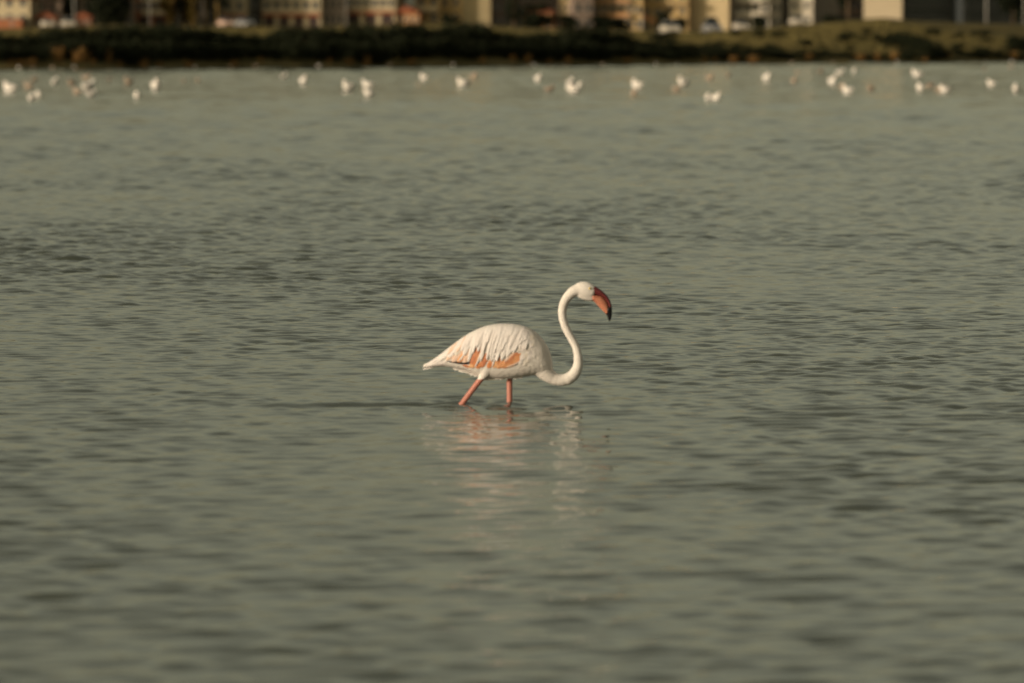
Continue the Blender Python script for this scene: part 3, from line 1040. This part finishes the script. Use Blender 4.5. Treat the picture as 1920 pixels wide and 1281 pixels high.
def building(label, x0, x1, back, floors, walls, yaw=12, depth=9.0, wins=3, roof='flat', balcony=None, arcade=False,
             fh=2.95, win=(1.1, 1.3), name='apartment_block', sill_z=1.0, roofmat='roof_tile', door=None, side_wins=0, cat='building', group=None):
    """A building whose front spans photo columns x0..x1, standing `back` metres behind the water line."""
    xc = (x0 + x1) / 2
    D = line_depth(xc) + 70 + (back - 70) * (0.3 if back < 100 else 1.0)
    wd = (x1 - x0) / FPX * D / math.cos(R(yaw))
    X = (xc - 960) / FPX * D
    gz = min(float(ground_z(X - wd / 2, D)), float(ground_z(X + wd / 2, D)), float(ground_z(X, D)))
    o = empty(name, (X, D, gz - 0.02), R(yaw))
    tag(o, label, cat, group)
    H = floors * fh
    depth *= 1.5
    wins, side_wins = wins * 2, side_wins * 2
    wall = obj('wall', box_mesh('wall', -wd / 2, wd / 2, 0, depth, -1.5, H), o, walls)
    if roof == 'flat':
        obj('roof', box_mesh('roof', -wd / 2 - 0.25, wd / 2 + 0.25, -0.25, depth + 0.25, H + 0.004, H + 0.35), o, M['roof_flat'])
    else:
        rh = min(2.2, wd * 0.3)
        e = 0.45
        v = [(-wd / 2 - e, -e, H + 0.005), (wd / 2 + e, -e, H + 0.005), (wd / 2 + e, depth + e, H + 0.005), (-wd / 2 - e, depth + e, H + 0.005)]
        if roof == 'gable':      # ridge runs away from the viewer
            v += [(0, -e, H + rh), (0, depth + e, H + rh)]
            f = [(0, 1, 4), (1, 2, 5, 4), (2, 3, 5), (3, 0, 4, 5), (3, 2, 1, 0)]
        else:                    # hip, ridge across
            v += [(-wd / 2 + min(wd / 3, 2), depth / 2, H + rh), (wd / 2 - min(wd / 3, 2), depth / 2, H + rh)]
            f = [(0, 1, 5, 4), (1, 2, 5), (2, 3, 4, 5), (3, 0, 4), (3, 2, 1, 0)]
        obj('roof', mesh_from('roof', v, f), o, M[roofmat])
    ww, wh = win
    fm = box_mesh('window', -ww / 2 - 0.07, ww / 2 + 0.07, -0.05, 0.0, -0.07, wh + 0.07)
    fm.materials.append(M['window_frame'])
    pm = box_mesh('pane', -ww / 2, ww / 2, -0.058, -0.02, 0, wh)
    pm.materials.append(M['window_glass'])
    am = box_mesh('sill', -ww / 2 - 0.15, ww / 2 + 0.15, -0.16, -0.05, -0.16, -0.08)
    am.materials.append(M['concrete'])

    def window(x, y, z, rz):
        f_ = bpy.data.objects.new('window', fm)
        COL.objects.link(f_)
        f_.parent = o
        f_.location = (x, y, z)
        f_.rotation_euler = (0, 0, rz)
        for nm, me in (('pane', pm), ('sill', am)):
            c_ = bpy.data.objects.new(nm, me)
            COL.objects.link(c_)
            c_.parent = f_

    for fl in range(min(floors, 3)):
        if arcade and fl == 0:
            na = max(2, int(wd / 2.6))
            for i in range(na):
                cx = -wd / 2 + wd * (i + 0.5) / na
                aw = wd / na * 0.36
                v = [(cx - aw, 0, 0)] + [(cx + aw * math.cos(math.pi - t * math.pi / 8), 0, 1.5 + aw * math.sin(t * math.pi / 8)) for t in range(9)] + [(cx + aw, 0, 0)]
                k_ = len(v)
                V = [(a, -0.012, c) for a, b, c in v] + [(a, 0.0, c) for a, b, c in v]
                F = [tuple(range(k_))[::-1], tuple(range(k_, 2 * k_))] + [(i2, (i2 + 1) % k_, k_ + (i2 + 1) % k_, k_ + i2) for i2 in range(k_)]
                obj('archway', mesh_from('archway', V, F), o, M['door_wood'])
            obj('fascia', box_mesh('fascia', -wd / 2 - 0.05, wd / 2 + 0.05, -0.5, -0.004, fh * 0.78, fh * 0.98), o, M[roofmat])
            continue
        for i in range(wins):
            cx = -wd / 2 + wd * (i + 0.5) / wins
            if door is not None and fl == 0 and i == door:
                d_ = obj('door', box_mesh('door', cx - 0.5, cx + 0.5, -0.06, -0.004, 0, 2.1), o, M['door_wood'])
                obj('handle', box_mesh('handle', cx + 0.32, cx + 0.40, -0.10, -0.061, 1.0, 1.08), d_, M['metal'])
                continue
            window(cx, 0, fl * fh + sill_z, 0)
        for i in range(side_wins):
            window(-wd / 2, depth * (i + 0.5) / side_wins, fl * fh + sill_z, -math.pi / 2)
        if balcony is not None and fl >= balcony[0]:
            z = fl * fh
            bx0, bx1 = -wd / 2 + wd * balcony[1], -wd / 2 + wd * balcony[2]
            b = obj('balcony', box_mesh('balcony', bx0, bx1, -1.3, -0.004, z - 0.12, z + 0.04), o, M['concrete'])
            obj('parapet', box_mesh('parapet', bx0 + 0.03, bx1 - 0.03, -1.27, -1.15, z + 0.045, z + 0.95), b, walls if balcony[3] is None else M[balcony[3]])
    return o


Y_ = wallmat('render_yellow', (0.56, 0.38, 0.17))
Y2 = wallmat('render_pale_yellow', (0.64, 0.49, 0.29))
CR = wallmat('render_cream', (0.52, 0.42, 0.27))
WH = wallmat('render_white', (0.66, 0.57, 0.45))
TC = wallmat('render_terracotta', (0.36, 0.14, 0.07))
TN = wallmat('render_tan', (0.33, 0.22, 0.14))
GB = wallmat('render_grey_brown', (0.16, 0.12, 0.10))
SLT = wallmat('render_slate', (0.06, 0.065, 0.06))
OR_ = wallmat('render_orange', (0.52, 0.27, 0.12))
OL = wallmat('render_olive_tan_shaded', (0.42, 0.33, 0.19))  # less lit side of the yellow tower, dimness put into the wall colour
BR = wallmat('render_brown', (0.24, 0.10, 0.06))

building('low terracotta walled annexe at the end of the row with a dark doorway', -30, 42, 50, 1, TC, -4, 5, 1, fh=2.0, win=(0.5, 0.5), name='annexe', sill_z=0.9)
building('cream two-storey house rising behind the terracotta annexe', -45, 58, 62, 2, CR, -4, 9, 2, sill_z=1.6, roof='hip', name='house')
building('small tan shed with a gabled roof beside the terracotta annexe', 62, 106, 58, 1, TN, -4, 4, 1, roof='gable', fh=1.9, win=(0.5, 0.6), name='shed', sill_z=0.7)
building('small red-brown hut with a gabled roof by the pale lamp post', 142, 172, 60, 1, BR, -2, 3, 1, roof='gable', fh=1.9, win=(0.4, 0.5), name='hut', sill_z=0.7)
building('reddish house with arched dark doorways and a cream balcony beside golden trees', 256, 316, 58, 3, TC, -4, 8, 2, arcade=True, balcony=(1, 0.2, 1.0, 'render_cream'), name='house', fh=2.5)
building('cream house with a brown ground floor band behind the pink-white car', 416, 462, 58, 3, CR, -4, 8, 1, arcade=True, roofmat='roof_tile', name='house', fh=2.5)
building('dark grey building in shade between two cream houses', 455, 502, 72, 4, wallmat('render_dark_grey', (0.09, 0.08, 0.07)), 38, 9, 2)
building('cream apartment building with terracotta arcade and brick fascia', 492, 602, 60, 4, CR, -4, 10, 3, arcade=True, balcony=(2, 0.05, 0.6, None))
building('narrow cream building with tall blue-grey windows next to the arcade', 602, 648, 63, 4, wallmat('render_pink_cream', (0.42, 0.31, 0.24)), -4, 9, 2, win=(0.55, 1.9), sill_z=0.8)
building('long cream building with a tiled fascia over shop openings', 648, 742, 60, 4, wallmat('render_sand', (0.50, 0.40, 0.25)), -4, 10, 3, arcade=True)
building('small house with an orange wall and a dark red gabled roof', 738, 786, 52, 1, OR_, -5, 6, 2, roof='gable', fh=2.2, win=(0.6, 0.8), name='house', sill_z=0.8)
building('orange-yellow apartment building with bright balconies', 778, 826, 72, 5, Y_, -5, 9, 1, balcony=(1, 0.0, 0.9, 'render_pale_yellow'))
building('tall tower block with one bright yellow side and one less lit olive-tan side', 867, 920, 68, 8, OL, 3, 8.5, 0, side_wins=2, name='tower_block')
building('yellow apartment block adjoining the olive-tan tower', 822, 866, 77, 6, Y_, -5, 8, 1, win=(0.9, 1.2))
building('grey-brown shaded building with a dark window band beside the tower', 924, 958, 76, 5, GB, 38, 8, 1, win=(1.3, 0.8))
building('low orange house with a tiled roof above the wide dark tree', 980, 1036, 74, 2, OR_, -4, 7, 2, roof='hip', fh=1.7, win=(0.6, 0.6), name='house', sill_z=0.6)
building('narrow cream tower between orange roof and grey-brown wall', 1048, 1072, 80, 6, Y2, -4, 5, 1, win=(0.5, 0.9), name='tower_block')
building('grey-brown plastered building left of the orange balconies', 1074, 1112, 66, 5, wallmat('render_taupe', (0.26, 0.19, 0.15)), 14, 8, 1)
building('orange and cream apartment block with stacked balconies', 1110, 1204, 74, 6, Y_, -4, 9, 3, balcony=(1, 0.1, 0.75, 'render_orange'))
building('yellow apartment block with dark window bands behind pointed bush', 1200, 1290, 76, 6, Y_, -4, 9, 2, win=(1.4, 0.9), balcony=(1, 0.45, 1.0, None))
building('large pale yellow apartment block with a blank wall panel', 1290, 1366, 72, 7, Y2, -5, 9, 0, side_wins=3)
building('white apartment block with rounded white balconies', 1376, 1442, 74, 6, WH, -4, 9, 2, balcony=(1, 0.0, 0.8, None))
building('slim white building with one window column beside a grey gap', 1440, 1464, 80, 6, WH, -4, 6, 1, win=(0.7, 0.9))
building('white building with a lit front and shaded grey side', 1478, 1523, 76, 6, WH, -6, 9, 1, win=(1.1, 0.9), sill_z=1.2)
building('shaded side of the white building with its shade put into grey walls', 1524, 1572, 80, 6, wallmat('render_white_shaded', (0.24, 0.21, 0.18)), 38, 8, 0)  # side of the white building, its shade painted as grey walls
building('bright cream blank-walled block standing on the rise', 1618, 1690, 74, 6, wallmat('render_bright_cream', (0.62, 0.50, 0.34)), -4, 9, 0, side_wins=1)
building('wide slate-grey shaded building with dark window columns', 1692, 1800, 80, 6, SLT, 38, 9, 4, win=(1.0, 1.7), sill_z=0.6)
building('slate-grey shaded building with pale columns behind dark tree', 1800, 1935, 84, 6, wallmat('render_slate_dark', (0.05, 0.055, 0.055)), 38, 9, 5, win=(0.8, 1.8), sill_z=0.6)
# second row that closes the view between the front houses
BKL = ['distant tan apartment block glimpsed between the front houses', 'distant brown apartment block glimpsed behind the trees']
for i, (x0, x1) in enumerate(((-80, 130), (140, 330), (330, 520), (540, 760), (930, 1090), (1090, 1210), (1360, 1480), (1560, 1640), (1660, 1960))):
    m_ = (GB, wallmat('render_dull_brown', (0.15, 0.11, 0.08)))[i % 2]
    building(BKL[i % 2], x0, x1, 150, 6, m_, 36, 10, 5, win=(1.3, 1.4), group='distant apartment blocks')


# ------------------------------------------------------------------ small things on the bank
def post(x, base_y, back, h, label, r=0.06):
    D = line_depth(x) + back
    X = (x - 960) / FPX * D
    z = float(ground_z(X, D))
    o = empty('lamp_post', (X, D, z - 0.03), rnd.uniform(-0.3, 0.3))
    tag(o, label, 'lamp post')
    V, F = [], []
    tube(V, F, [(0, 0, 0), (0, 0, h * 0.5), (0, 0, h)], [r * 1.4, r, r * 0.7], 8)
    obj('pole', mesh_from('pole', V, F), o, M['metal'], True)
    V, F = [], []
    tube(V, F, [(0, 0, h - 0.02), (0.5, 0, h + 0.25), (1.1, 0, h + 0.3)], [r * 0.6, r * 0.5, r * 0.45], 8)
    a = obj('arm', mesh_from('arm', V, F), o, M['metal'], True)
    obj('lamp_head', box_mesh('lamp_head', 1.0, 1.55, -0.12, 0.12, h + 0.24, h + 0.36), a, M['metal'])


post(140, 45, 50, 12, 'pale lamp post standing by the red-brown hut', 0.09)
post(282, 45, 50, 12, 'pale lamp post in front of the arched doorways')
post(650, 45, 52, 12, 'lamp post in front of the long cream building')
post(1919, 50, 30, 13, 'pale lamp post on the grass before the slate-grey building', 0.10)
post(1848, 48, 55, 8, 'short lamp post before the slate-grey building', 0.12)

M['car_white'] = mat('car_white', (0.50, 0.43, 0.35), 0.35, None, None, 0.5)
M['car_pink'] = mat('car_pink', (0.55, 0.36, 0.28), 0.35, None, None, 0.5)
M['car_grey'] = mat('car_grey', (0.20, 0.19, 0.19), 0.35, None, None, 0.5)
M['tyre'] = mat('tyre', (0.02, 0.02, 0.02), 0.9)
M['head_glass'] = mat('head_glass', (0.7, 0.68, 0.6), 0.2)


def car(x, base_y, rz, paint, label):
    D = ground_hit(x, base_y)
    X = (x - 960) / FPX * D
    z = float(ground_z(X, D))
    o = empty('parked_car', (X, D, z + 0.02), R(rz))
    tag(o, label, 'car', 'cars parked in front of the houses')

    def loft(name, secs, material, parent):
        # secs: (x, half width, z0, z1)
        V, F = [], []
        for (sx, hw_, z0, z1) in secs:
            c = 0.12
            V += [(sx, -hw_, z0), (sx, hw_, z0), (sx, hw_, z1 - c), (sx, hw_ - c, z1), (sx, -hw_ + c, z1), (sx, -hw_, z1 - c)]
        for i in range(len(secs) - 1):
            for k in range(6):
                k2 = (k + 1) % 6
                F.append((i * 6 + k, i * 6 + k2, (i + 1) * 6 + k2, (i + 1) * 6 + k))
        F.append(tuple(range(6))[::-1])
        F.append(tuple((len(secs) - 1) * 6 + k for k in range(6)))
        return obj(name, mesh_from(name, V, F), parent, material)

    b = loft('body', [(-2.1, 0.7, 0.35, 0.8), (-1.9, 0.84, 0.28, 0.95), (-0.8, 0.87, 0.25, 0.98), (0.9, 0.87, 0.25, 0.95), (1.8, 0.84, 0.28, 0.82), (2.05, 0.72, 0.33, 0.66)], M[paint], o)
    loft('cabin', [(-1.75, 0.62, 0.9, 1.02), (-1.2, 0.70, 0.9, 1.40), (0.2, 0.70, 0.9, 1.45), (1.05, 0.66, 0.88, 0.98)], M['window_glass'], b)
    obj('roof_panel', box_mesh('roof_panel', -1.15, 0.2, -0.60, 0.60, 1.43, 1.475), b, M[paint])
    for wx in (-1.3, 1.3):
        for wy in (-0.80, 0.80):
            V, F = [], []
            tube(V, F, [(wx, wy - 0.1, 0.31), (wx, wy + 0.1, 0.31)], [0.31, 0.31], 14)
            w_ = obj('wheel', mesh_from('wheel', V, F), o, M['tyre'])
            V, F = [], []
            tube(V, F, [(wx, wy - 0.12, 0.31), (wx, wy + 0.12, 0.31)], [0.18, 0.18], 12)
            obj('rim', mesh_from('rim', V, F), w_, M['metal'])
    for wy in (-0.55, 0.55):
        obj('headlight', box_mesh('headlight', 2.0, 2.07, wy - 0.14, wy + 0.14, 0.5, 0.62), b, M['head_glass'])


car(91, 53, -75, 'car_white', 'white car parked beside the tan shed')
car(129, 54, -80, 'car_white', 'white car parked at the foot of the pale lamp post')
car(424, 51, -70, 'car_pink', 'pinkish white car parked beside the golden trees')
car(460, 52, -60, 'car_grey', 'grey car parked in front of the cream arcade')
car(1256, 66, -82, 'car_white', 'white car parked on the meadow below the pointed black bush')
car(1335, 64, -80, 'car_grey', 'grey car parked below the pale yellow block')
car(1388, 58, -80, 'car_white', 'white car parked beneath the white balconies')
car(1494, 49, -78, 'car_white', 'white car parked at the foot of the white building')

# red slanted awning
D = line_depth(1220) + 44
X = (1218 - 960) / FPX * D
z = float(ground_z(X, D))
o = empty('market_awning', (X, D, z))
o.scale = (1.8, 1.8, 1.6)
tag(o, 'red slanted awning on posts beside the pointed black bush', 'awning')
obj('canopy', mesh_from('canopy', [(-0.95, -0.9, 1.9), (0.95, -0.9, 0.9), (0.95, 0.9, 0.9), (-0.95, 0.9, 1.9), (-0.95, -0.9, 1.95), (0.95, -0.9, 0.95), (0.95, 0.9, 0.95), (-0.95, 0.9, 1.95)],
    [(3, 2, 1, 0), (4, 5, 6, 7), (0, 1, 5, 4), (1, 2, 6, 5), (2, 3, 7, 6), (3, 0, 4, 7)]), o, M['awning_red'])
for sx, sy in ((-0.85, -0.8), (0.85, -0.8), (-0.85, 0.8), (0.85, 0.8)):
    V, F = [], []
    tube(V, F, [(sx, sy, -0.3), (sx, sy, 1.4 - sx * 0.526)], [0.04, 0.04], 6)
    obj('leg', mesh_from('leg', V, F), o, M['metal'])

# ------------------------------------------------------------------ waterbirds far out on the lagoon
M['bird_white'] = mat('bird_white', (0.82, 0.74, 0.66), 0.8, (6, (0.86, 0.80, 0.74)), None, 0.15)
M['bird_tan'] = mat('bird_tan', (0.36, 0.27, 0.20), 0.8, (6, (0.42, 0.33, 0.25)), None, 0.15)
M['bird_wing'] = mat('bird_wing', (0.66, 0.59, 0.54), 0.8)
M['bird_wing_tan'] = mat('bird_wing_tan', (0.36, 0.28, 0.22), 0.8)


def bird_meshes():
    V, F = [], []
    # tail, body, breast, neck, head in one continuous skin
    spine = catmull([(-0.25, 0, 0.15, 0.012), (-0.20, 0, 0.14, 0.05), (-0.11, 0, 0.115, 0.105), (0.0, 0, 0.11, 0.135), (0.08, 0, 0.125, 0.125),
                     (0.135, 0, 0.17, 0.09), (0.155, 0, 0.215, 0.062), (0.165, 0, 0.25, 0.058), (0.185, 0, 0.275, 0.056), (0.215, 0, 0.28, 0.042), (0.235, 0, 0.276, 0.018)], 3)
    tube(V, F, [p[:3] for p in spine], [p[3] for p in spine], 10, True, 0.95)
    b = mesh_from('waterbird', V, F)
    b.shade_smooth()
    V, F = [], []
    tube(V, F, [(0.225, 0, 0.276), (0.26, 0, 0.270), (0.285, 0, 0.258)], [0.016, 0.011, 0.003], 7)
    bl = mesh_from('bill', V, F)
    ws = []
    for s in (-1, 1):
        V, F = [], []
        tube(V, F, [(0.09, s * 0.105, 0.16), (0.0, s * 0.125, 0.165), (-0.12, s * 0.09, 0.16), (-0.22, s * 0.04, 0.165), (-0.27, s * 0.012, 0.165)], [0.02, 0.05, 0.045, 0.02, 0.004], 8, True, 0.45)
        m_ = mesh_from('wing', V, F)
        m_.shade_smooth()
        ws.append(m_)
    return b, bl, ws


BM = {}
for key, bm_, wm_ in (('w', 'bird_white', 'bird_wing'), ('t', 'bird_tan', 'bird_wing_tan')):
    b, bl, ws = bird_meshes()
    b.materials.append(M[bm_])
    bl.materials.append(M['bill_orange'])
    for m_ in ws:
        m_.materials.append(M[wm_])
    BM[key] = (b, bl, ws)


def bird(x, y, key, scale, label, group, on_shore=False):
    if on_shore:
        D = shore_depth(x) - rnd.uniform(0.5, 5)
    else:
        D = CAM_H * FPX / (y + 5 - HORIZON)
    X = (x - 960) / FPX * D
    z = float(wave_z(np.array([X]), np.array([D]))[0])
    b, bl, ws = BM[key]
    o = bpy.data.objects.new('waterbird', b)
    COL.objects.link(o)
    o.location = (X, D, z + 0.03)
    a = rnd.uniform(0, 6.28)
    o.rotation_euler = (0, 0, a)
    o.scale = (scale * 0.95, scale, scale * 0.88)
    tag(o, label, 'bird', group)
    for nm, me in (('bill', bl), ('wing', ws[0]), ('wing', ws[1])):
        c = bpy.data.objects.new(nm, me)
        COL.objects.link(c)
        c.parent = o


WL, WG = 'plump white waterbird floating in the flock before the far bank', 'white waterbirds in the far flock'
TLb, TGb = 'duller tan waterbird floating among the white flock', 'tan waterbirds in the far flock'
PL, PG = 'small pale bird resting at the edge of the dark bank', 'small birds along the far water line'
for (x, y, s) in ((20, 168, 1.45), (104, 155, 1.25), (166, 164, 1.5), (293, 164, 1.5), (569, 153, 1.3), (655, 166, 1.45), (691, 160, 1.2), (870, 158, 1.4), (1071, 160, 1.45), (1077, 169, 1.35), (1195, 163, 1.4),
                  (1282, 156, 1.5), (1437, 146, 1.4), (1560, 153, 1.4), (1720, 140, 1.45), (1725, 166, 1.1), (693, 177, 0.95), (172, 178, 0.9), (1008, 148, 1.15), (795, 146, 1.15), (1342, 185, 0.95), (1328, 184, 0.8), (1858, 158, 1.0), (1904, 166, 1.0),
                  (1590, 170, 1.05), (533, 144, 1.1), (1575, 135, 1.2), (1602, 134, 1.1), (258, 181, 0.85), (60, 186, 0.9), (73, 178, 0.8), (1772, 169, 1.0)):
    bird(x, y, 'w', s * 1.0, 'plump white waterbird afloat between the flamingo and ' + landmark(x), WG)
for (x, y, s) in ((55, 161, 1.1), (243, 155, 1.3), (136, 156, 1.2), (145, 172, 1.0), (162, 145, 1.2), (888, 144, 1.3), (1030, 170, 1.0), (1188, 175, 0.9), (1330, 145, 1.2), (1488, 151, 1.1), (1538, 133, 1.3), (1578, 164, 1.0),
                  (1633, 166, 1.0), (1743, 160, 0.9), (1762, 168, 1.0), (1268, 166, 0.9), (1365, 141, 1.0), (372, 149, 0.8), (65, 148, 1.0), (205, 150, 0.7), (345, 150, 0.7), (785, 158, 0.6), (1495, 136, 0.9), (1845, 128, 0.9), (1895, 124, 0.9)):
    bird(x, y, 't', s * 0.9, 'dull tan waterbird afloat among white ones before ' + landmark(x), TGb)
for x in (34, 62, 97, 140, 370, 432, 480, 594, 730, 850, 1000, 1060, 1130, 1230, 1268, 1345, 1365, 1480, 1560, 1680, 1850, 1895):
    bird(x + rnd.uniform(-4, 4), 0, 'w' if rnd.random() < 0.5 else 't', rnd.uniform(0.5, 0.8), 'small pale bird resting at the shore below ' + landmark(x), PG, True)
